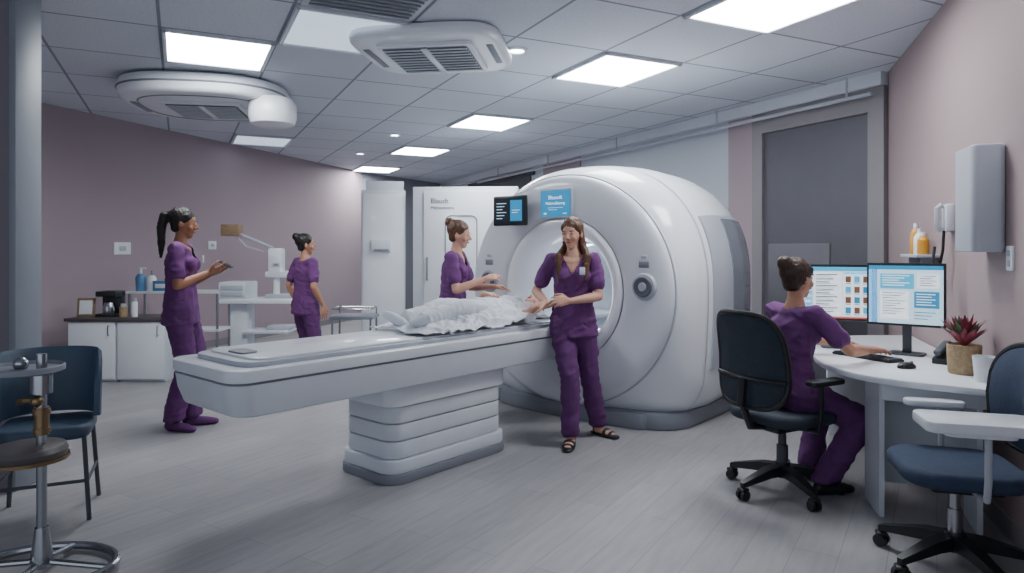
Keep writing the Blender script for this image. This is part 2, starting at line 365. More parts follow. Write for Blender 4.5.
# ------------------------------------------------------------ people
def ell(c,r,R=None,nu=12,nv=7):
    c=V(c); r=(r,r,r) if not hasattr(r,'__len__') else r
    o=[]
    for j in range(nv+1):
        th=math.pi*j/nv
        for i in range(nu if 0<j<nv else 1):
            ph=2*math.pi*i/nu
            p=V((r[0]*math.sin(th)*math.cos(ph),r[1]*math.sin(th)*math.sin(ph),r[2]*math.cos(th)))
            o.append(c+(R@p if R else p))
    return o
def remesh(mb,vox,it=3,fac=.5):
    me=bpy.data.meshes.new('tmp'); mb.bm.to_mesh(me); mb.bm.free()
    ob=bpy.data.objects.new('tmp',me); COL.objects.link(ob)
    m=ob.modifiers.new('r','REMESH'); m.mode='VOXEL'; m.voxel_size=vox; m.adaptivity=0
    if it:
        s=ob.modifiers.new('s','SMOOTH'); s.factor=fac; s.iterations=it
    dg=bpy.context.evaluated_depsgraph_get(); me2=bpy.data.meshes.new_from_object(ob.evaluated_get(dg))
    bpy.data.objects.remove(ob); bpy.data.meshes.remove(me)
    return me2
def ik(a,b,l1,l2,pole):
    a=V(a);b=V(b);d=b-a;D_=min(d.length,(l1+l2)*.999); dn=d.normalized()
    if d.length>D_: b=a+dn*D_
    x=(l1*l1-l2*l2+D_*D_)/(2*D_); h=math.sqrt(max(0,l1*l1-x*x))
    p=V(pole); p=(p-dn*p.dot(dn)).normalized()
    return a+dn*x+p*h,b
def wrinkle(me,amp,freq,seed=0,diag=.5):
    for v in me.vertices:
        c=v.co
        n1=noise.noise(V((c.x*freq,c.y*freq,(c.z+diag*c.x)*freq*.8+seed)))
        n2=noise.noise(V((c.x*freq*.8,c.y*freq*.8,(c.z-diag*c.x)*freq*2.2+seed+7)))
        v.co=c+v.normal*amp*((.35-abs(n1)*1.6)+(.3-abs(n2)*1.3)*.9)
def finish(me,name,m,parent,s):
    me.transform(Matrix.Scale(s,4)); me.materials.clear(); me.materials.append(m)
    me.polygons.foreach_set('use_smooth',[True]*len(me.polygons)); me.name=name
    o=bpy.data.objects.new(name,me); COL.objects.link(o)
    if parent: o.parent=parent
    return o
def hand(mb,w,d,p,left,curl):
    w=V(w);d=V(d).normalized();p=V(p);p=(p-d*p.dot(d)).normalized()
    t=p.cross(d) if left else d.cross(p)
    ks=[w+d*.082+t*.032,w+d*.087+t*.0105,w+d*.084-t*.0105,w+d*.075-t*.031]
    pts=ell(w+d*.008,.023)
    for k in ks: pts+=ell(k,.0125,nu=8,nv=5)
    mb.hull(pts)
    for k,l,sp in zip(ks,(.068,.076,.071,.054),(.10,.03,-.04,-.12)):
        cur=V(k); a=curl*.5; r=.0088
        for seg in (.45,.31,.24):
            dd=(d*math.cos(a)+p*math.sin(a)+t*sp).normalized(); nx=cur+dd*l*seg
            mb.hull(ell(cur,r,nu=8,nv=5)+ell(nx,r*.9,nu=8,nv=5)); cur=nx; r*=.92; a+=curl
    b0=w+d*.028+t*.022; b1=b0+(d*.55+t*.75+p*.25).normalized()*.042; b2=b1+(d*.85+t*.25+p*.35).normalized()*.032; b3=b2+(d*.9+p*.4).normalized()*.022
    mb.hull(ell(b0,.014,nu=8,nv=5)+ell(b1,.011,nu=8,nv=5)); mb.hull(ell(b1,.011,nu=8,nv=5)+ell(b2,.0098,nu=8,nv=5)); mb.hull(ell(b2,.0098,nu=8,nv=5)+ell(b3,.008,nu=8,nv=5))
def person(label,loc,yaw,s=1.0,skin=None,hairm=None,hair='bun',pel=(0,0,.92),tz=(0,0,1),twist=0,
           wrL=(.2,-.05,.86),wrR=(-.2,-.05,.86),pL=(.5,1,0),pR=(-.5,1,0),hdL=(0,-.1,-1),hdR=(0,-.1,-1),plL=(-1,0,0),plR=(1,0,0),cuL=.35,cuR=.35,
           anL=(.10,.0,.08),anR=(-.10,.0,.08),kpL=(.1,-1,0),kpR=(-.1,-1,0),toL=(.15,-1,0),toR=(-.15,-1,0),
           face=(0,-1,0),hup=(0,0,1),shoe=None,seated=False,gown=False,Mw=None,badge=False):
    pel=V(pel);tz=V(tz).normalized();X=V((math.cos(twist),math.sin(twist),0));X=(X-tz*X.dot(tz)).normalized();Yb=tz.cross(X)
    Rm=Matrix((X,Yb,tz)).transposed()
    waist=pel+tz*.15;chest=pel+tz*.33;neck=pel+tz*.475
    shL=pel+tz*.428+X*.152;shR=pel+tz*.428-X*.152
    hipL=pel+V((.085,0,-.03));hipR=pel+V((-.085,0,-.03))
    elL,wrL=ik(shL,wrL,.275,.245,pL);elR,wrR=ik(shR,wrR,.275,.245,pR)
    knL,anL=ik(hipL,anL,.415,.41,kpL);knR,anR=ik(hipR,anR,.415,.41,kpR)
    f=V(face).normalized();u=V(hup).normalized();f=(f-u*f.dot(u)).normalized();l=u.cross(f);Rh=Matrix((l,-f,u)).transposed()
    hc=neck+tz*.05+u*.095+f*.012
    mb=MB()
    mb.hull(ell(pel-tz*.02,(.156,.105,.09),Rm)+ell(waist,(.118,.082,.06),Rm))
    mb.hull(ell(waist,(.118,.082,.06),Rm)+ell(chest,(.134,.095,.08),Rm)+ell(pel+tz*.39,(.12,.075,.05),Rm))
    mb.hull(ell(shL,(.044,.046,.044),Rm)+ell(pel+tz*.40,(.10,.075,.055),Rm)); mb.hull(ell(shR,(.044,.046,.044),Rm)+ell(pel+tz*.40,(.10,.075,.055),Rm))
    mb.hull(ell(neck-tz*.03,(.07,.055,.03),Rm)+ell(neck+tz*.03,(.044,.048,.03),Rm))
    for sg in (1,-1): mb.sph(chest-Yb*.070+X*.062*sg-tz*.015,(.056,.048,.055),12,Rm)
    mb.hull(ell(neck-tz*.02,.047)+ell(hc-u*.04-f*.012,.044))
    mb.hull(ell(hc+u*.018-f*.012,(.070,.090,.088),Rh,16,10)+ell(hc+f*.02-u*.01,(.058,.062,.06),Rh))
    mb.hull(ell(hc+f*.022-u*.01,(.056,.060,.055),Rh,16,10)+ell(hc+f*.048-u*.090,(.022,.022,.017),Rh)+ell(hc-f*.0-u*.055,(.046,.04,.03),Rh))
    mb.hull(ell(hc+f*.078+u*.012,.007)+ell(hc+f*.101-u*.020,.0095)); mb.hull(ell(hc+f*.101-u*.020,.0095)+ell(hc+f*.078-u*.028+l*.012,.006)+ell(hc+f*.078-u*.028-l*.012,.006))
    for sg in (1,-1):
        mb.sph(hc+l*.071*sg-f*.008-u*.008,(.010,.019,.030),10,Rh)
        mb.sph(hc+l*.038*sg+f*.056-u*.028,(.018,.018,.020),12,Rh)
    for sh,el,wr,hd,pl,cu,left in ((shL,elL,wrL,hdL,plL,cuL,True),(shR,elR,wrR,hdR,plR,cuR,False)):
        mb.hull(ell(sh,.043)+ell(sh.lerp(el,.35),.042)); mb.hull(ell(sh.lerp(el,.35),.042)+ell(el,.033))
        mb.hull(ell(el,.033)+ell(el.lerp(wr,.28),.036)); mb.hull(ell(el.lerp(wr,.28),.036)+ell(wr,.0215))
        hand(mb,wr,hd,pl,left,cu)
    for hp,kn,an,to in ((hipL,knL,anL,toL),(hipR,knR,anR,toR)):
        mb.hull(ell(hp,.088)+ell(hp.lerp(kn,.35),.078)); mb.hull(ell(hp.lerp(kn,.35),.078)+ell(kn,.053))
        cf=kn.lerp(an,.3); mb.hull(ell(kn,.052)+ell(cf,.052)); mb.hull(ell(cf,.052)+ell(an,.035))
        to=V(to).normalized(); mb.hull(ell(an-V((0,0,.035))-to*.02,.032)+ell(an+to*.12-V((0,0,.055)),(.036,.03,.02)))
    me=remesh(mb,.006,3,.5)
    body=finish(me,'person',skin,None,s)
    tag(body,label,'person')
    top_m=M_sheet if gown else M_scrub
    mb=MB()
    mb.hull(ell(pel,(.166,.120,.09),Rm)+ell(waist-tz*.04,(.134,.098,.04),Rm))
    for hp,kn,an,to in ((hipL,knL,anL,toL),(hipR,knR,anR,toR)):
        e=kn.lerp(an,.97)
        mb.hull(ell(hp+V((0,0,.0)),(.094,.108,.10))+ell(hp.lerp(kn,.4),.090)); mb.hull(ell(hp.lerp(kn,.4),.090)+ell(kn,.072))
        mb.hull(ell(kn,.072)+ell(kn.lerp(an,.5),.072)); mb.hull(ell(kn.lerp(an,.5),.072)+ell(e,(.072,.080,.03)))
    me=remesh(mb,.010,3,.5); wrinkle(me,.012,9,3)
    finish(me,'scrub_trousers' if not gown else 'gown_skirt',top_m if gown else M_scrub2,body,s)
    mb=MB()
    hemc=pel-tz*.12 if not seated else pel-tz*.02
    mb.hull(ell(hemc,(.186,.138,.03),Rm)+ell(waist,(.144,.106,.06),Rm))
    mb.hull(ell(waist,(.144,.106,.06),Rm)+ell(chest,(.150,.112,.07),Rm)+ell(pel+tz*.385,(.135,.092,.045),Rm))
    for sg,sh,el in ((1,shL,elL),(-1,shR,elR)):
        mb.hull(ell(sh,(.054,.057,.052),Rm)+ell(pel+tz*.405,(.10,.085,.055),Rm))
        mb.sph(chest-Yb*.078+X*.062*sg-tz*.018,(.064,.050,.060),12,Rm)
        e=sh.lerp(el,.66); mb.hull(ell(sh,.055)+ell(e,.060)); 
    me=remesh(mb,.008,3,.5); wrinkle(me,.010,10,8)
    bm=bmesh.new(); bm.from_mesh(me); dead=[]
    nk=neck
    for fc in bm.faces:
        r=fc.calc_center_median()-nk; xx=abs(r.dot(X)); yy=-r.dot(Yb); zz=r.dot(tz)
        if yy>0 and zz>-.150+1.75*xx and xx<.080: dead.append(fc)
        elif (xx*xx+yy*yy)<.060**2 and zz>-.05: dead.append(fc)
    bmesh.ops.delete(bm,geom=dead,context='FACES'); bm.to_mesh(me); bm.free()
    finish(me,'scrub_top' if not gown else 'gown',top_m,body,s)
    sm=shoe or M_black
    for an,to in ((anL,toL),(anR,toR)):
        to=V(to).normalized(); sd=V((0,0,1)).cross(to).normalized(); Rf=Matrix((sd,-to,V((0,0,1)))).transposed()
        mb=MB()
        if sm=='sandal':
            mb.hull(ell(an-to*.03-V((0,0,.066)),(.036,.042,.014),Rf)+ell(an+to*.10-V((0,0,.066)),(.046,.05,.014),Rf)+ell(an+to*.165-V((0,0,.066)),(.034,.03,.014),Rf))
            mb.hull(ell(an+to*.075-V((0,0,.045)),(.046,.018,.032),Rf)); mb.hull(ell(an+to*.125-V((0,0,.052)),(.045,.014,.024),Rf)); mb.hull(ell(an-to*.02-V((0,0,.035)),(.038,.012,.03),Rf))
            me=remesh(mb,.006,1); finish(me,'sandal',M_black,body,s)
        else:
            mb.hull(ell(an-to*.025-V((0,0,.04)),(.036,.042,.04),Rf)+ell(an+to*.10-V((0,0,.05)),(.044,.05,.03),Rf)+ell(an+to*.165-V((0,0,.058)),(.032,.03,.022),Rf))
            me=remesh(mb,.008,2); finish(me,'shoe' if not gown else 'sock',sm,body,s)
    mb=MB(); mb.hull(ell(hc+f*.079-u*.052+l*.016,(.006,.005,.0045),Rh)+ell(hc+f*.079-u*.052-l*.016,(.006,.005,.0045),Rh)+ell(hc+f*.084-u*.052,(.01,.006,.0075),Rh))
    o=mb.obj('lips',M_lip,body)
    o.data.transform(Matrix.Scale(s,4))
    for sg in (1,-1):
        ec=hc+l*.029*sg+f*.0735+u*.008
        mb=MB(); mb.sph(ec,(.0105,.0045,.0042),12,Rh); o=mb.obj('eye',[M_eye],body); o.data.transform(Matrix.Scale(s,4))
        mb=MB(); mb.sph(ec+f*.0025,(.0062,.0042,.0048),10,Rh); o2=mb.obj('iris',M_iris,o); o2.data.transform(Matrix.Scale(s,4))
        mb=MB(); mb.hull(ell(ec+f*.0055+u*.018-l*.012,.0026)+ell(ec+f*.0025+u*.019+l*.014,.0022)+ell(ec+f*.006+u*.0215,.0026)); o=mb.obj('eyebrow',hairm,body); o.data.transform(Matrix.Scale(s,4))
    mb=MB()
    mb.sph(hc+u*.042-f*.027,(.079,.095,.084),24,Rh)
    mb.hull(ell(hc-f*.035+u*.02,(.077,.07,.06),Rh)+ell(hc-f*.045-u*.045,(.055,.045,.03),Rh))
    for sg in (1,-1): mb.hull(ell(hc+l*.057*sg+u*.05+f*.02,(.02,.03,.03),Rh)+ell(hc+l*.064*sg-f*.02,(.014,.03,.03),Rh))
    if hair=='bun': mb.sph(hc-f*.105+u*.085,(.045,.042,.042),16,Rh)
    if hair=='pony':
        a=hc-f*.10+u*.06; pts=[a,a-f*.045-u*.02,a-f*.055-u*.11,a-f*.04-u*.22,a-f*.03-u*.33]; rs=[.026,.034,.034,.028,.010]
        for i in range(4): mb.hull(ell(pts[i],rs[i])+ell(pts[i+1],rs[i+1]))
    if hair=='long':
        for sg in (1,-1):
            a=hc+l*.062*sg-f*.03-u*.01; b_=hc+l*.074*sg-f*.035-u*.10; c_=shL.lerp(shR,.5)+X*.105*sg-Yb*.070; d_=c_-tz*.14-Yb*.045-X*.01*sg
            mb.hull(ell(a,(.018,.042,.04),Rh)+ell(b_,(.018,.036,.03),Rh)); mb.hull(ell(b_,(.020,.036,.03),Rh)+ell(c_+tz*.02,.026)); mb.hull(ell(c_+tz*.02,.028)+ell(d_,.014))
        mb.hull(ell(hc-f*.05-u*.02,(.076,.05,.04),Rh)+ell(neck+Yb*.06-tz*.04,(.095,.035,.04),Rm)); mb.hull(ell(neck+Yb*.06-tz*.04,(.095,.035,.04),Rm)+ell(neck+Yb*.09-tz*.16,(.08,.03,.02),Rm))
    me=remesh(mb,.007,3,.5); wrinkle(me,.004,40,2)
    finish(me,'hair',hairm,body,s)
    if badge:
        mb=MB(); p=chest-Yb*.142+X*.072+tz*.02; mb.box((.040,.006,.055),p,.002); o=mb.obj('name_badge',M_white,body); o.data.transform(Matrix.Scale(s,4))
    if Mw is None:
        body.location=(loc[0],loc[1],loc[2]); body.rotation_euler=(0,0,math.radians(yaw))
    else: body.matrix_world=Mw
    return body
YW=104
person('woman in purple scrubs with long black ponytail looking at a tablet',(-2.60,5.34,0),YW,1.045,M_skinA,M_hairblack,'pony',
   wrL=(.08,-.20,1.16),wrR=(-.07,-.20,1.17),pL=(.5,.3,-1),pR=(-.5,.3,-1),hdL=(-.25,-.9,.25),hdR=(.2,-.9,.30),plL=(-.3,-.1,1),plR=(.5,-.1,.8),cuL=.3,cuR=.45,
   anL=(.07,-.06,.08),anR=(-.07,.04,.08),toR=(-.5,-1,0),face=(-.05,-1,-.16),hup=(0,-.13,1),shoe=M_scrub2,badge=True)
ty=math.radians(YW)
t=thing('tablet_computer','small dark tablet held in both hands','tablet',(-2.60+.33*math.sin(ty),5.34-.33*math.cos(ty),1.285),YW)
mb=MB(); mb.box((.15,.11,.010),(0,0,0),.003,rot=(.5,0,0)); mb.obj('case',M_dgrey,t)
mb=MB(); mb.box((.13,.095,.003),(0,-.003,.007),.001,rot=(.5,0,0)); mb.obj('screen',E_dark,t)
person('woman in purple scrubs with dark hair bun beside the workstation cart',(-2.13,7.0,0),138,.945,M_skinC,M_hairblack,'bun',
   wrL=(.21,-.04,.87),wrR=(-.20,-.10,.88),anL=(.09,0,.08),anR=(-.09,.02,.08),face=(-.5,-1,-.05))
person('woman in purple scrubs with brown bun reaching over the patient',(-.50,5.66,0),80,.995,M_skinB,M_hairbrown,'bun',tz=(0,-.08,1),
   wrL=(.10,-.34,1.10),wrR=(-.12,-.30,1.17),pL=(.5,.5,-1),pR=(-.5,.5,-1),hdL=(-.1,-1,-.1),hdR=(.2,-1,.25),plL=(-.3,0,-1),plR=(.5,0,-.8),cuL=.35,cuR=.45,
   anL=(.10,-.02,.08),anR=(-.09,.05,.08),face=(0,-1,-.22),hup=(0,-.18,1))
person('woman in purple scrubs with long brown hair holding the patient hand',(.47,5.0,0),-8,1.0,M_skinB,M_hairbrown,'long',pel=(-.02,0,.90),tz=(0,0,1),
   wrR=(-.20,-.16,1.02),wrL=(-.03,-.21,1.04),pR=(-.6,.3,-1),pL=(.8,.2,-1),hdR=(-.75,-.25,-.15),hdL=(-.9,-.2,.0),plR=(.1,.2,-1),plL=(.1,.8,-.4),cuR=.35,cuL=.55,
   anR=(-.03,-.14,.08),anL=(.16,.18,.08),kpL=(-.3,-1,0),kpR=(.4,-1,0),toR=(-.1,-1,0),toL=(.9,-.7,0),face=(-.35,-1,-.14),hup=(-.05,-.10,1),shoe='sandal',badge=True)
SW=(1.60,3.96,0)
person('seated woman in purple scrubs with dark bun typing at desk',SW,112,1.03,M_skinC,M_hairdark,'bun',pel=(0,0,.58),tz=(0,-.13,1),
   wrL=(.10,-.50,.80),wrR=(-.16,-.47,.79),pL=(.7,.2,-1),pR=(-.7,.2,-1),hdL=(-.1,-1,-.08),hdR=(.1,-1,-.08),plL=(0,0,-1),plR=(0,0,-1),cuL=.3,cuR=.3,
   anL=(.12,-.30,.08),anR=(-.13,-.14,.08),kpL=(.1,-.6,1),kpR=(-.1,-.6,1),face=(0,-1,-.08),hup=(0,-.05,1),seated=True,shoe=M_black)
ps=.86; fp=sc(1.76,0,0)
Mw=Matrix(((NX.x,0,AX.x,fp[0]),(NX.y,0,AX.y,fp[1]),(0,-1,0,.945),(0,0,0,1)))
person('patient in white gown lying on the scanner table',(0,0,0),0,ps,M_skinB,M_hairbrown,'none',gown=True,Mw=Mw,shoe=M_sheet,
   wrL=(.36,-.04,1.20),wrR=(-.16,-.14,1.05),pL=(.6,0,-1),pR=(-.8,.2,0),hdL=(.8,-.1,.5),hdR=(.8,0,.1),plL=(0,-1,0),plR=(0,1,0),
   anL=(.09,.02,.08),anR=(-.09,.02,.08),toL=(.9,-.25,0),toR=(-.9,-.25,0))
# sheet
sheet=thing('bed_sheet','crumpled white linen sheet covering the patient','sheet',(FC.x,FC.y,0),TH)
nx_,ny_=72,150; rows=[]
for j in range(ny_+1):
    y=-1.84+1.20*j/ny_; row=[]
    for i in range(nx_+1):
        x=-.31+.62*i/nx_
        tt=(y+1.84)/1.20
        prof=.030+.115*min(1,tt*1.15)
        wdt=.19+.06*tt
        h=prof*math.exp(-(abs(x)/wdt)**3.2)
        e=min(1,(tt)/.10)*min(1,(1-tt)/.03+.6)
        rd=abs(noise.noise(V((x*9,y*7,1.3))))+.55*abs(noise.noise(V((x*20+y*9,y*15,4))))
        h=h*e+.055*(.45-rd)*(.5+.5*e)+.015*noise.noise(V((x*5,y*5,9)))
        row.append((x+.04*noise.noise(V((y*6,x*4,0))),y+.09*noise.noise(V((x*6,y*3,5))),.868+max(.004,h+.012)))
    rows.append(row)
mb=MB(); mb.loft(rows,closed=False); o=mb.obj('linen',M_sheet,sheet,ang=0)
md=o.modifiers.new('th','SOLIDIFY'); md.thickness=.006
pil=thing('pillow','small white head pillow on the scanner table','pillow',sc(.42,0,0),TH)
mb=MB(); mb.sph((0,0,.882),(.19,.14,.020),24); mb.obj('cushion',M_sheet,pil)

# ------------------------------------------------------------ chairs
def office_chair(label,loc,yaw,fab,seatz=.48,backh=.5,white=False,bw_=.235,lean=.08):
    t=thing('office_chair',label,'office chair',loc,yaw)
    mb=MB()
    for k in range(5):
        a=2*math.pi*k/5+.3; d=V((math.cos(a),math.sin(a),0)); sdv=V((-d.y,d.x,0))
        mb.loft([[d*r+sdv*w+V((0,0,z+h)),d*r-sdv*w+V((0,0,z+h)),d*r-sdv*w+V((0,0,z-h)),d*r+sdv*w+V((0,0,z-h))] for r,w,z,h in ((.02,.035,.13,.03),(.12,.03,.125,.026),(.30,.018,.09,.015),(.32,.012,.085,.012))])
    mb.cyl((0,0,.09),(0,0,.17),.05,.04); base=mb.obj('star_base',M_black,t)
    for k in range(5):
        a=2*math.pi*k/5+.3; d=V((math.cos(a),math.sin(a),0))*.31; sdv=V((-d.y,d.x,0)).normalized()
        mb=MB()
        for sg in (-1,1): mb.cyl(d+sdv*sg*.008+V((0,0,.03)),d+sdv*sg*.028+V((0,0,.03)),.03,.028,16)
        mb.cyl(d+V((0,0,.035)),d+V((0,0,.085)),.011); mb.box((.05,.05,.02),d+V((0,0,.058)),.008); mb.obj('caster',M_black,base)
    mb=MB(); mb.cyl((0,0,.15),(0,0,seatz-.09),.022); mb.cyl((0,0,.15),(0,0,.27),.032); mb.obj('gas_column',M_steel if white else M_dgrey,t)
    mb=MB(); mb.box((.22,.28,.05),(0,.02,seatz-.075),.015); mb.tube([(0,.1,seatz-.08),(0,.26,seatz-.06),(0,.31,seatz+.05),(0,.30,seatz+.20)],.022); mb.obj('mechanism',M_black,t)
    mb=MB(); mb.prism(rrect(.50,.48,.14,8,0,-.0),seatz-.05,seatz+.02,.03,4); mb.obj('seat',fab,t)
    def bp(u,v,off):
        w=bw_*(1-.12*abs(2*v-1)**3)*(1-.10*v)
        x=u*w; y=.27-.05*math.sin(v*math.pi*.9)+lean*v-.06*(abs(u)**2)+off; z=seatz+.06+backh*v
        return V((x,y+.03,z))
    ctr=lambda off,k:[bp(math.copysign(abs(math.cos(q))**.45,math.cos(q))*k,.5+.5*k*math.copysign(abs(math.sin(q))**.45,math.sin(q)),off) for q in [2*math.pi*i/48 for i in range(48)]]
    mb=MB(); mb.loft([ctr(-.014,.02),ctr(-.014,.5),ctr(-.012,.94),ctr(0,1),ctr(.016,.96),ctr(.016,.5),ctr(.016,.02)],cap=(True,True)); mb.obj('backrest',fab,t,ang=60)
    mb=MB(); mb.tube([p for p in ctr(.006,1.01)],.016,8,closed=True)
    mb.tube([bp(0,.0,.035),bp(0,.15,.035),bp(0,.30,.03)],.022)
    mb.tube([bp(u_/4,.30,.024) for u_ in range(-4,5)],.013,8)
    mb.obj('back_frame',M_black,t)
    for sg in (-1,1):
        mb=MB(); mb.tube([(sg*.12,.03,seatz-.07),(sg*.27,.03,seatz-.06),(sg*.285,.03,seatz+.02),(sg*.285,.03,seatz+.20)],.014); ar=mb.obj('armrest',M_black if not white else M_lgrey,t)
        mb=MB(); mb.prism(rrect(.085,.26,.035,5,sg*.285,-.0),seatz+.195,seatz+.225,.01); mb.obj('arm_pad',M_white if white else M_black,ar)
    return t
office_chair('dark blue-grey mesh office chair with armrests under seated woman',(SW[0]-.03,SW[1]-.01,0),118,M_mesh,.47,.52,bw_=.25)
c2=office_chair('navy fabric office chair with pale armrests and black star base',(1.94,2.98,0),-106,M_navy,.46,.46,True,lean=.03)
mb=MB(); mb.prism(rrect(.24,.42,.04,6,.26,.0),.68,.725,.01); mb.obj('writing_tablet',M_white,c2)
vc=thing('visitor_chair','slate blue vinyl visitor armchair with dark metal legs','chair',(-2.47,3.62,0),25)
mb=MB(); mb.prism(rrect(.48,.46,.1,8),.42,.49,.025,4); mb.obj('seat',M_teal,vc)
def arcpt(a,r,z): return (r*math.sin(a),r*math.cos(a)*.9+.02,z)
mb=MB()
rings=[]
for i in range(25):
    a=math.radians(-100+200*i/24); e=min(1,(1-abs(i-12)/12)*3.2+.25); zt=.62+.24*min(1,e); 
    rings.append([arcpt(a,.24,.50),arcpt(a,.245,zt-.02),arcpt(a,.26,zt),arcpt(a,.28,zt-.02),arcpt(a,.275,.50)])
mb.loft(rings); mb.obj('backrest',M_teal,vc,ang=50)
for sx in (-1,1):
    for sy in (-1,1):
        mb=MB(); mb.tube([(sx*.21,sy*.19,.43),(sx*.24,sy*.22,0.0)],.013); mb.obj('leg',M_dgrey,vc)
for a_,b_ in (((-.22,-.2,.2),(.22,-.2,.2)),((-.23,-.2,.2),(-.23,.2,.2)),((.23,-.2,.2),(.23,.2,.2))):
    mb=MB(); mb.tube([a_,b_],.009); mb.obj('stretcher',M_dgrey,vc)
vc.scale=(.88,.88,1)
st=thing('instrument_stand','chrome pole stand with round padded seat, tray and ring base','instrument stand',(-2.04,2.95,0),0)
mb=MB(); mb.cyl((0,0,.02),(0,0,.95),.020); mb.cyl((0,0,.05),(0,0,.2),.045,.026); mb.cyl((0,0,.78),(0,0,.86),.042); mb.obj('pole',M_steel,st)
mb=MB(); mb.cyl((0,0,.60),(0,0,.72),.028); mb.cyl((0,0,.61),(0,0,.63),.034); mb.cyl((0,0,.69),(0,0,.71),.034); mb.obj('brass_collar',M_bronze,st)
mb=MB(); mb.tube([(.30*math.cos(2*math.pi*i/40),.22*math.sin(2*math.pi*i/40),.025) for i in range(40)],.018,10,closed=True)
for a in (0,math.pi/2,math.pi,1.5*math.pi): mb.tube([(.02*math.cos(a),.02*math.sin(a),.05),(.3*math.cos(a),.22*math.sin(a),.025)],.014)
mb.obj('ring_base',M_steel,st)
mb=MB(); mb.lathe([(0,.50),(.12,.50),(.145,.505),(.15,.53),(.14,.55),(.10,.56),(0,.56)],(-.06,0,0)); mb.obj('padded_seat',mat('grey_vinyl','#4f4a4c',.4),st)
mb=MB(); mb.lathe([(0,.485),(.13,.485),(.155,.49),(.155,.505),(0,.505)],(-.06,0,0)); mb.obj('seat_rim',M_bronze,st)
mb=MB(); mb.lathe([(0,.87),(.14,.87),(.155,.875),(.155,.895),(.15,.90),(.14,.885),(0,.885)],(-.08,0,0)); mb.obj('tray',M_grey,st)
mb=MB(); mb.tube([(-.1,.0,.74),(-.06,-.02,.75),(0,0,.75)],.014); mb.sph((0,-.03,.75),.024); mb.obj('clamp',M_bronze,st)
mb=MB(); mb.sph((-.09,0,.905),.03); mb.obj('knob',M_steel,st)
s2=thing('side_table','low dark side table with slim metal legs','side table',(-2.72,3.05,0),10)
mb=MB(); mb.prism(rrect(.42,.42,.06,6),.60,.63,.008); mb.obj('table_top',M_dgrey,s2)
for sx in (-1,1):
    for sy in (-1,1):
        mb=MB(); mb.cyl((sx*.17,sy*.17,.60),(sx*.19,sy*.19,0),.012,.010); mb.obj('leg',M_bronze,s2)
mb=MB(); mb.prism(rrect(.36,.36,.05,6),.25,.27,.006); mb.obj('shelf',M_dgrey,s2)

# ------------------------------------------------------------ desk
def wr_(y): return 3.38-.34*(6.11-y)-.02
DL=V((2.2,3.9))
desk=thing('reception_desk','white curved worktop desk along the wall','desk',(DL.x,DL.y,0),0)
pl=[(1.95,4.40),(1.84,4.15),(1.79,3.92),(1.79,3.72),(1.84,3.52),(1.97,3.36),(2.12,3.25),(2.22,3.17),(wr_(3.08),3.08),(wr_(5.2),5.2),(2.45,5.2),(2.12,4.75)]
def chaikin(p,it=2,keep=(8,9)):
    kp=[tuple(p[i]) for i in keep]
    for _ in range(it):
        q=[]
        n=len(p)
        for i in range(n):
            a=p[i];c=p[(i+1)%n]
            if tuple(a) in kp: q.append(a)
            else: q.append((a[0]*.75+c[0]*.25,a[1]*.75+c[1]*.25)) 
            if tuple(c) not in kp: q.append((a[0]*.25+c[0]*.75,a[1]*.25+c[1]*.75))
        p=q
    return p
pl2=chaikin(pl)
mb=MB(); mb.prism([(x-DL.x,y-DL.y) for x,y in pl2],.715,.75,.008); mb.obj('worktop',M_white,desk)
def vpanel(name,p,q,z0,z1,m,th=.025):
    p=V(p)-DL;q=V(q)-DL;d=(q-p).normalized();n=V((-d.y,d.x))*th
    mb=MB(); mb.prism([p,q,q+n,p+n],z0,z1,.003); return mb.obj(name,m,desk)
vpanel('modesty_panel',(2.02,3.84),(2.52,3.66),.10,.715,M_white2)
vpanel('leg_panel',(1.95,3.56),(2.02,3.84),.0,.715,M_white2)
vpanel('apron',(1.92,3.54),(2.36,3.28),.62,.715,M_white2)
vpanel('end_leg_panel',(2.30,3.32),(2.42,3.60),.0,.715,M_white2)
mb=MB(); mb.box((.5,.03,.715),(.45,1.28,.3575)); mb.obj('end_panel',M_white2,desk)
mb=MB(); mb.tube([(-.2,.15,.70),(0,.3,.70),(.1,.9,.70)],.012); mb.obj('cable_tray',M_grey,desk)
def monitor(loc,yaw,label,ui,w=.46,h=.37,zc=.37):
    t=thing('computer_monitor',label,'monitor',loc,yaw,'desk monitors')
    mb=MB(); mb.box((w,.022,h),(0,0,zc),.006); mb.box((w*.6,.03,h*.55),(0,.02,zc),.012); mb.obj('housing',M_black,t)
    mb=MB(); mb.prism(rrect(.2,.15,.03,5,0,.05),0,.012,.004); mb.box((.05,.02,.30),(0,.05,.16),.004); mb.obj('stand',M_dgrey,t)
    mb=MB(); W=w-.026;H=h-.032; mats=[E_white,E_pale,E_blue,E_cyan,E_text,E_red,E_brown]
    for k,(x0,z0,x1,z1,mi) in enumerate([(0,0,1,1,0)]+ui):
        y=-.0118-.0004*(k>0)-.0004*(k>3)-.0004*(k>7); X0=-W/2+W*x0;X1=-W/2+W*x1;Z0=zc-H/2+H*z0;Z1=zc-H/2+H*z1
        mb.m(mi).quad([(X0,y,Z0),(X1,y,Z0),(X1,y,Z1),(X0,y,Z1)])
    mb.obj('screen',mats,t,smooth=False)
ui1=[(0,.0,1,.92,1),(0,.92,1,1,3),(.0,0,.13,.92,2),(.15,.05,.56,.90,0),(.58,.05,.98,.90,0),(0,0,1,.03,5),(.58,.86,.98,.90,3)]
for i in range(11): ui1.append((.18,.84-.072*i,.50-.06*(i%3),.858-.072*i,4)); ui1.append((.18,.815-.072*i,.40+.05*(i%2),.825-.072*i,4))
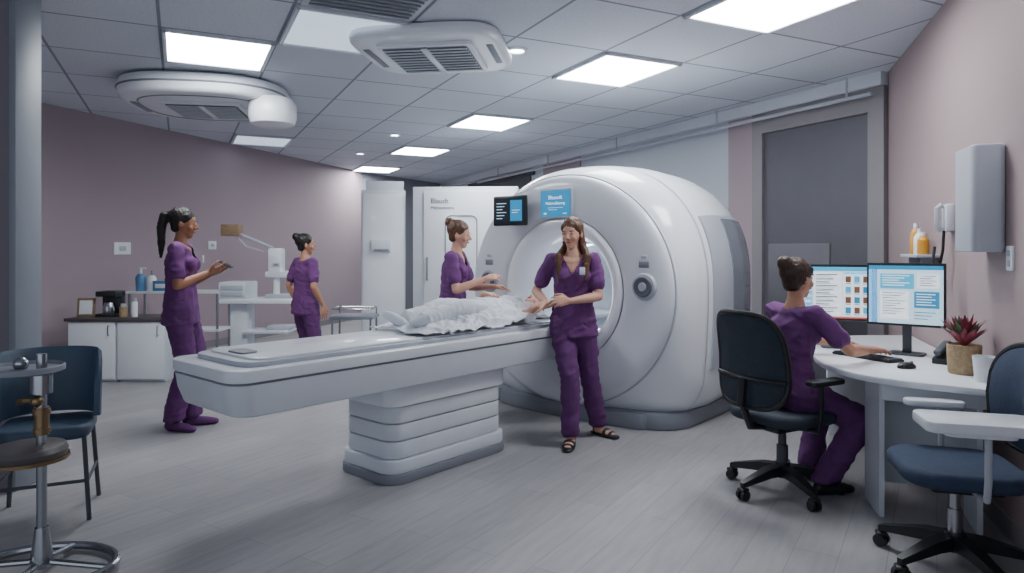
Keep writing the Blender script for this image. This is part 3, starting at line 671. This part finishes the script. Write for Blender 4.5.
for i in range(4):
    for j in range(3): ui1.append((.61+.125*j,.70-.2*i,.69+.125*j,.82-.2*i,(6,3,6,2)[(i+j)%4])); ui1.append((.61+.125*j,.67-.2*i,.69+.125*j,.685-.2*i,4))
for i in range(5): ui1.append((.03,.3+.11*i,.10,.34+.11*i,0 if i!=3 else 5))
ui2=[(0,0,1,.93,1),(0,.93,1,1,2),(0,0,.12,.93,2),(.16,.60,.62,.86,3),(.16,.08,.55,.56,0),(.62,.28,.95,.56,2),(.66,.62,.95,.86,0)]
for i in range(5): ui2.append((.19,.82-.042*i,.56-.07*(i%3),.834-.042*i,0))
for i in range(9): ui2.append((.19,.52-.045*i,.50-.06*(i%3),.532-.045*i,4))
for i in range(5): ui2.append((.65,.51-.045*i,.90-.05*(i%2),.523-.045*i,0)); ui2.append((.69,.82-.04*i,.90-.05*(i%2),.832-.04*i,4))
for i in range(3): ui2.append((.62,.20-.055*i,.9-.05*i,.213-.055*i,4))
monitor((2.15,4.49,.75),-23,'black framed desk monitor showing a records list',ui1,w=.44)
monitor((2.43,4.20,.75),-40,'black framed desk monitor showing a blue form',ui2,w=.43,h=.39,zc=.375)
kb=thing('keyboard','black computer keyboard on the desk','keyboard',(2.14,4.10,.75),112)
mb=MB(); mb.box((.40,.13,.014),(0,0,.008),.004); mb.obj('case',M_black,kb)
mb=MB()
for r in range(5):
    for c in range(14): mb.box((.022,.019,.007),(-.182+.028*c,-.048+.024*r,.018))
mb.obj('keys',M_dgrey,kb)
ms=thing('computer_mouse','black wireless mouse on the desk','mouse',(2.17,3.74,.75),100)
mb=MB(); mb.hull([p for p in ell((0,0,.008),(.033,.055,.028)) if p.z>=0]); mb.obj('shell',M_black,ms)
mb=MB(); mb.cyl((-.004,-.03,.031),(.004,-.03,.031),.008); mb.obj('scroll_wheel',M_grey,ms)
pp=thing('potted_plant','small red and green leafy plant in a woven basket pot','potted plant',(2.38,3.58,.75),0)
mb=MB(); mb.lathe([(0,0),(.070,0),(.074,.01),(.080,.15),(.076,.155),(.070,.14),(0,.14)]); mb.obj('basket_pot',M_basket,pp)
mb=MB()
for i in range(50):
    a=i*2.4; tl=.1+.75*(i/50); L_=.13+.06*random.random(); el=math.radians(90-62*tl)
    d=V((math.cos(a)*math.cos(el),math.sin(a)*math.cos(el),math.sin(el))); sd=V((-math.sin(a),math.cos(a),0)); b0=V((0,0,.14))
    m1=b0+d*L_*.6+V((0,0,.01)); tp=b0+d*L_
    mb.m(0 if i%3 else 1); mb.hull([b0+sd*.006,b0-sd*.006,m1+sd*.019,m1-sd*.019,m1+V((0,0,.006)),tp])
mb.obj('leaves',[M_leafr,M_leaf],pp,ang=30)
cup=thing('cup','plain white cup beside the plant','cup',(2.335,3.36,.75),0)
mb=MB(); mb.lathe([(0,0),(.042,0),(.052,.125),(.047,.125),(.038,.01),(0,.008)]); mb.obj('cup_body',M_white,cup)
ph=thing('desk_phone','black desk phone beside the monitor','phone',(2.52,3.90,.75),-50)
mb=MB(); mb.loft([[(-.07,-.09,0),(.07,-.09,0),(.07,.09,0),(-.07,.09,0)],[(-.07,-.09,.03),(.07,-.09,.03),(.07,.09,.08),(-.07,.09,.08)]]); mb.obj('phone_base',M_black,ph)
mb=MB(); mb.box((.045,.18,.03),(-.045,0,.085),.012,rot=(.28,0,0)); mb.obj('handset',M_dgrey,ph)

# ------------------------------------------------------------ right wall fittings
RD=(C-D).normalized(); RN=V((-RD.y,RD.x))
if (V((0,4))-C).dot(RN)<0: RN=-RN
yawR=math.degrees(math.atan2(RN.x,-RN.y))
def onR(y,off=0): x=3.38-.34*(6.11-y); p=V((x,y))+RN*off; return p
def rwthing(name,label,cat,y,z): p=onR(y,0); return thing(name,label,cat,(p.x,p.y,z),yawR)
w=rwthing('wall_dispenser','grey rounded rectangular wall mounted dispenser unit','dispenser',3.50,1.66)
mb=MB(); mb.prism(rrect(.32,.15,.04,6,0,-.075),-.27,.27,.012,3); mb.obj('housing',M_lgrey,w)
mb=MB(); mb.box((.010,.05,.46),(-.160,-.045,0),.002); mb.obj('side_strip',M_grey,w)
w=rwthing('wall_socket','white double wall socket plate','socket',3.30,1.36)
mb=MB(); mb.box((.08,.012,.12),(0,-.006,0),.004); mb.obj('plate',M_white,w); 
for zz in (.025,-.025): mb=MB(); mb.box((.03,.006,.03),(0,-.014,zz),.003); mb.obj('outlet',M_lgrey,w)
w=rwthing('wall_phone','pale wall mounted handset unit with dark curled cable','wall phone',4.22,1.60)
mb=MB(); mb.box((.09,.05,.17),(0,-.025,0),.01); mb.obj('cradle',M_white2,w)
mb=MB(); mb.tube([(0,-.06,.08),(0,-.085,.06),(0,-.085,-.05),(0,-.06,-.08)],.018); mb.obj('handset',M_lgrey,w)
mb=MB(); mb.tube([(0,-.05,-.08),(.02,-.06,-.2),(-.03,-.07,-.32),(-.10,-.09,-.30),(-.13,-.07,-.18)],.009); mb.obj('cable',M_black,w)
sh=rwthing('wall_shelf','narrow grey wall ledge','shelf',4.72,1.36)
mb=MB(); mb.box((.5,.14,.02),(0,-.07,0),.004); mb.obj('ledge',M_lgrey,sh)
for sx in (-.18,.18): mb=MB(); mb.box((.02,.1,.08),(sx,-.05,-.045),.003); mb.obj('bracket',M_grey,sh)
for yy,mm,h_,lb in ((4.82,M_orange,.22,'amber pump bottle on the wall ledge'),(4.72,M_white,.18,'white pump bottle on the wall ledge'),(4.62,M_orange,.15,'short amber bottle on the wall ledge')):
    p=onR(yy,.07); bt=thing('bottle',lb,'bottle',(p.x,p.y,1.37),0)
    mb=MB(); mb.lathe([(0,0),(.034,0),(.036,.01),(.036,h_*.65),(.02,h_*.8),(.014,h_*.85),(0,h_*.85)]); mb.obj('bottle_body',mm,bt)
    mb=MB(); mb.cyl((0,0,h_*.84),(0,0,h_),.014); mb.obj('cap',M_white,bt)
def plateon(p,z,yaw,label,sz=(.08,.12),m=M_white):
    t=thing('switch_plate',label,'switch',(p[0],p[1],z),yaw)
    mb=MB(); mb.box((sz[0],.012,sz[1]),(0,-.006,0),.004); mb.obj('plate',m,t)
    mb=MB(); mb.box((sz[0]*.4,.008,sz[1]*.4),(0,-.014,0),.003); mb.obj('rocker',M_lgrey,t)
yawB=math.degrees(math.atan2(-.899,.439))
p=bw(1.74,.03); plateon(p,1.50,yawB,'yellow warning plate beside the door',(.10,.10),M_orange)
LD=(B-A).normalized(); LN=V((LD.y,-LD.x)); yawL=math.degrees(math.atan2(LN.x,-LN.y))
def onL(px):
    k=(px-512)/680
    Y=(-5.1-.308*7.4)/(k-.308); return V((k*Y,Y))
for px,z,sz in ((122,1.42,(.24,.15)),(212,1.47,(.16,.12))):
    plateon(onL(px),z,yawL,'white light switch plate on the mauve wall',sz)

# ------------------------------------------------------------ ceiling equipment
def cassette(name,label,loc,yaw,w,d,th=.16,gx=.30,gy=.32,pw=.75,grooves=(),ns=9,rec=None):
    t=thing(name,label,'ceiling unit',loc,yaw)
    def rg_(k,z): return [(w/2*k*math.copysign(abs(math.cos(a))**pw,math.cos(a)),d/2*k*math.copysign(abs(math.sin(a))**pw,math.sin(a)),z*th) for a in [2*math.pi*i/72 for i in range(72)]]
    mb=MB(); mb.loft([rg_(k,z) for k,z in ((.92,0),(1.0,-.12),(1.02,-.5),(1.01,-.80),(.97,-.95),(.92,-.99),(.70,-1))]); mb.obj('housing',M_white,t,ang=50)
    for k,z in grooves:
        mb=MB(); mb.tube(rg_(k,z),.010,6,closed=True); mb.obj('groove_ring',M_grey,t)
    mb=MB(); a=gx*w; b_=gy*d
    mb.prism(rrect(2*a,2*b_,.05,6),-th-.03,-th+.004,.006); mb.obj('grille_frame',M_white,t)
    mb=MB(); mb.prism(rrect(1.80*a,1.80*b_,.03,6),-th-.032,-th-.022); mb.obj('grille_recess',rec or M_dgrey,t)
    for i in range(ns):
        mb=MB(); mb.box((1.74*a,.10*b_,.01),(0,-b_*.78+b_*1.56*i/(ns-1),-th-.038),.002,rot=(.25,0,0)); mb.obj('slat',M_white2,t)
    mb=MB(); mb.box((.05,1.76*b_,.014),(0,0,-th-.042),.003); mb.obj('centre_bar',M_white,t)
    for sx in (-1,1): mb=MB(); mb.box((.05,1.3*b_,.012),(sx*w*.42,0,-th),.005); mb.obj('air_slot',M_grey,t)
    return t
cassette('ceiling_cassette','white rounded square ceiling air unit with framed louvred grille',(-.60,5.30,HC),-8,1.12,1.1,pw=.42,th=.09,gx=.32,gy=.34,rec=M_grey)
ca=cassette('ceiling_scanner_arm','large white oval ceiling housing with louvred vent and drum head',(-3.0,6.75,HC),10,1.50,1.5,th=.20,gx=.24,gy=.24,grooves=((1.02,-.5),(.80,-.985)))
mb=MB(); mb.tube([(.5,-.1,-.12),(.62,-.25,-.2)],.06); mb.obj('arm',M_white2,ca)
mb=MB(); mb.lathe([(0,-.42),(.15,-.42),(.20,-.40),(.22,-.34),(.22,-.22),(.18,-.16),(0,-.15)],(.66,-.38,0)); mb.obj('drum_head',M_white,ca)
v=thing('ceiling_vent','dark grey recessed ceiling air vent','vent',uv(4.12,1.07)+(HC,),26)
mb=MB(); mb.box((.74,.84,.02),(0,0,-.008),.004); mb.obj('frame',M_lgrey,v)
mb=MB()
for i in range(12): mb.box((.66,.03,.01),(0,-.36+.065*i,-.022),0,rot=(.5,0,0))
mb.obj('louvre',M_grey,v)
for x,y in ((.04,5.42),(-1.62,9.4),(-2.5,11.2)):
    t=thing('downlight','small round recessed ceiling downlight','downlight',(x,y,HC),0,'round downlights')
    mb=MB(); mb.lathe([(.085,0),(.085,-.012),(.06,-.02),(.055,-.01),(.055,0)]); mb.obj('trim_ring',M_white,t)
    mb=MB(); mb.cyl((0,0,0),(0,0,-.008),.055); mb.obj('lens',M_glow,t)

# ------------------------------------------------------------ tall cabinets
tc1=thing('tall_cabinet','white tall equipment cabinet with rounded outlined door','cabinet',(-.62,9.0,0),-4)
mb=MB(); mb.box((1.4,.7,2.24),(0,.35,1.12),.006); mb.obj('body',M_white2,tc1)
mb=MB(); mb.box((1.2,.02,2.1),(.05,-.012,1.13),.004); dr=mb.obj('door',M_white,tc1)
mb=MB(); mb.tube([(x-.05,-.024,z) for x,z in rrect(.42,1.15,.08,6,0,1.28)],.008,8,closed=True); mb.obj('door_outline',M_grey,dr)
mb=MB(); mb.tube([(-.5,-.03,1.0),(-.5,-.06,1.0),(-.5,-.06,1.3),(-.5,-.03,1.3)],.01); mb.obj('handle',M_steel,dr)
text('Blaudt',.095,(-.46,-.025,2.02),(math.pi/2,0,0),M_black,tc1); text('Mdmomntru',.062,(-.46,-.025,1.94),(math.pi/2,0,0),M_black,tc1)
tc2=thing('tall_cabinet','narrow pale grey tall cabinet with small recessed dispenser','cabinet',(-1.72,9.1,0),10)
mb=MB(); mb.box((.58,.5,2.2),(0,.25,1.1),.004); mb.obj('body',M_white2,tc2)
mb=MB(); mb.box((.54,.02,2.1),(0,-.01,1.1),.003); dr=mb.obj('door',M_white,tc2)
mb=MB(); mb.box((.26,.05,.16),(-.03,-.04,1.46),.006); mb.obj('dispenser_box',M_white2,dr)
mb=MB(); mb.box((.2,.02,.03),(-.03,-.06,1.40),.005); mb.obj('slot',M_grey,dr)
tb=thing('storage_box','white flat storage box on top of the tall cabinet','box',(-1.74,9.32,2.2),10)
mb=MB(); mb.box((.5,.3,.13),(0,0,.065),.004); mb.obj('carton',M_white2,tb)
# ------------------------------------------------------------ left cabinets
for i,(x,lb) in enumerate(((-4.45,'white base cabinet under dark countertop'),(-3.93,'white base cabinet behind the standing woman'))):
    t=thing('base_cabinet',lb,'cabinet',(x,7.2,0),0,'white base cabinets')
    mb=MB(); mb.box((.51,.45,.62),(0,.235,.33),.004); mb.box((.49,.42,.03),(0,.25,.015)); mb.obj('body',M_white2,t)
    mb=MB(); mb.box((.49,.02,.60),(0,0,.335),.004); d_=mb.obj('door',M_white,t)
    mb=MB(); mb.tube([(.19,-.01,.5),(.19,-.035,.5),(.19,-.035,.6),(.19,-.01,.6)],.006); mb.obj('handle',M_steel,d_)
t=thing('countertop','dark laminate countertop over the base cabinets','countertop',(-4.19,7.42,.645),0)
mb=MB(); mb.box((1.08,.5,.035),(0,0,.0175),.005); mb.obj('slab',M_darktop,t)
z=.68
t=thing('picture_frame','small framed photo standing on the countertop','picture frame',(-4.62,7.38,z),10)
mb=MB(); mb.box((.18,.015,.2),(0,0,.1),.003,rot=(-.12,0,0)); mb.obj('frame',M_tan,t)
mb=MB(); mb.box((.13,.004,.15),(0,-.010,.1),.001,rot=(-.12,0,0)); mb.obj('print',M_white,t)
t=thing('coffee_maker','small black and steel coffee maker on the countertop','coffee maker',(-4.38,7.42,z),0)
mb=MB(); mb.box((.22,.2,.03),(0,0,.015),.008); mb.box((.22,.07,.26),(0,.065,.13),.01); mb.box((.22,.2,.06),(0,0,.245),.012); mb.obj('machine_body',M_black,t)
mb=MB(); mb.lathe([(0,.03),(.055,.03),(.065,.08),(.05,.13),(.045,.15),(0,.15)],(0,-.03,0)); mb.obj('carafe',M_steel,t)
for x,r,h_,m,lb in ((-4.2,.04,.14,M_basket,'small tan jar on the countertop'),(-4.08,.03,.2,M_white,'white bottle on the countertop')):
    t=thing('jar',lb,'jar',(x,7.35,z),0); mb=MB(); mb.lathe([(0,0),(r,0),(r,h_*.75),(r*.8,h_*.82),(0,h_*.82)]); mb.obj('jar_body',m,t)
    mb=MB(); mb.cyl((0,0,h_*.8),(0,0,h_),r*.7); mb.obj('lid',M_lgrey,t)
t=thing('medical_trolley','white medical trolley with steel posts','trolley',(-4.0,8.2,0),0)
for zz in (.90,.45): mb=MB(); mb.box((1.1,.4,.03),(0,0,zz),.008); mb.obj('shelf',M_white,t)
for sx in (-1,1):
    for sy in (-1,1): mb=MB(); mb.cyl((sx*.52,sy*.17,0),(sx*.52,sy*.17,.90),.014); mb.obj('post',M_steel,t)
t=thing('pump_bottle','blue and white pump bottle on the trolley','bottle',(-4.42,8.1,.915),0)
mb=MB(); mb.lathe([(0,0),(.055,0),(.06,.16),(.035,.20),(0,.205)]); mb.obj('bottle_body',M_blue,t); mb=MB(); mb.cyl((0,0,.20),(0,0,.27),.014); mb.box((.08,.02,.015),(.02,0,.27),.004); mb.obj('pump',M_white,t)
t=thing('pump_bottle','white pump bottle on the trolley','bottle',(-4.30,8.12,.915),0)
mb=MB(); mb.lathe([(0,0),(.05,0),(.05,.15),(.03,.18),(0,.185)]); mb.obj('bottle_body',M_white,t); mb=MB(); mb.cyl((0,0,.18),(0,0,.24),.012); mb.obj('pump',M_grey,t)
t=thing('glove_box','blue and white carton of gloves on the trolley','box',(-4.14,8.1,.915),0)
mb=MB(); mb.box((.22,.12,.12),(0,0,.06),.004); mb.obj('carton',M_blue,t); mb=MB(); mb.box((.16,.005,.05),(0,-.061,.06),.002); mb.obj('opening',M_white,t)
t=thing('equipment_cart','white clinical workstation cart with drawers, shelf and jointed arm','equipment cart',(-2.83,7.6,0),0)
mb=MB(); mb.box((.82,.42,.05),(.05,0,.84),.012); mb.obj('worktop',M_white,t)
mb=MB(); mb.box((.30,.36,.19),(-.22,-.02,.955),.015); mb.obj('drawer_box',M_white2,t)
for zz in (.92,.99): mb=MB(); mb.box((.24,.01,.05),(-.22,-.205,zz),.003); mb.obj('drawer',M_lgrey,t)
mb=MB(); mb.box((.20,.22,.78),(-.18,0,.44),.02); mb.obj('column',M_white2,t)
mb=MB(); mb.box((.7,.4,.05),(.05,0,.08),.015); mb.obj('base',M_white2,t)
mb=MB(); mb.box((.5,.34,.03),(.12,0,.50),.008); mb.obj('lower_shelf',M_white2,t)
mb=MB(); mb.box((.14,.18,.30),(.20,.0,1.27),.02); mb.cyl((.20,0,.86),(.20,0,1.13),.035); mb.box((.34,.16,.07),(.26,0,1.13),.02); mb.box((.10,.06,.10),(.24,-.11,1.30),.01); mb.obj('head_unit',M_white,t)
mb=MB(); mb.tube([(.16,0,1.42),(-.02,0,1.50),(-.22,0,1.58),(-.28,0,1.58)],.016); mb.tube([(-.28,0,1.58),(-.14,.0,1.44),(.05,0,1.38)],.010); mb.obj('jointed_arm',M_lgrey,t)
mb=MB(); mb.box((.20,.14,.13),(-.30,0,1.62),.008); mb.obj('sample_box',M_tan,t)
for bx,bz in ((.30,.885),(.26,.54)):
    mb=MB(); mb.box((bx,.2,.05),(.25,0,bz),.012); mb.obj('instrument_case',M_lgrey,t)
for sx in (-1,1):
    for sy in (-1,1): mb=MB(); mb.cyl((.05+sx*.3,sy*.16-.01,.03),(.05+sx*.3,sy*.16+.01,.03),.03); mb.cyl((.05+sx*.3,sy*.16,.03),(.05+sx*.3,sy*.16,.06),.01); mb.obj('caster',M_black,t)
t=thing('instrument_table','low steel frame instrument table with grey top','table',(-1.85,8.0,0),0)
mb=MB(); mb.box((.5,.4,.04),(0,0,.62),.008); mb.obj('table_top',M_grey,t)
for sx in (-1,1):
    for sy in (-1,1): mb=MB(); mb.cyl((sx*.22,sy*.17,0),(sx*.22,sy*.17,.61),.012); mb.obj('leg',M_steel,t)
mb=MB(); mb.tube([(x,y,.72) for x,y in rrect(.46,.36,.04,4)],.008,8,closed=True); mb.cyl((-.22,.17,.62),(-.22,.17,.72),.008); mb.cyl((.22,.17,.62),(.22,.17,.72),.008); mb.obj('rail',M_steel,t)

# ------------------------------------------------------------ world + camera
w=bpy.data.worlds.new('w'); S.world=w; w.use_nodes=True; w.node_tree.nodes['Background'].inputs[0].default_value=(.78,.87,1,1); w.node_tree.nodes['Background'].inputs[1].default_value=.95
cam=bpy.data.cameras.new('camera'); co=bpy.data.objects.new('camera',cam); COL.objects.link(co)
co.location=(0,0,1.4); co.rotation_euler=(math.pi/2,0,0); cam.sensor_width=36; cam.lens=680*36/1024; cam.shift_y=-.0356; cam.clip_start=.05
S.camera=co
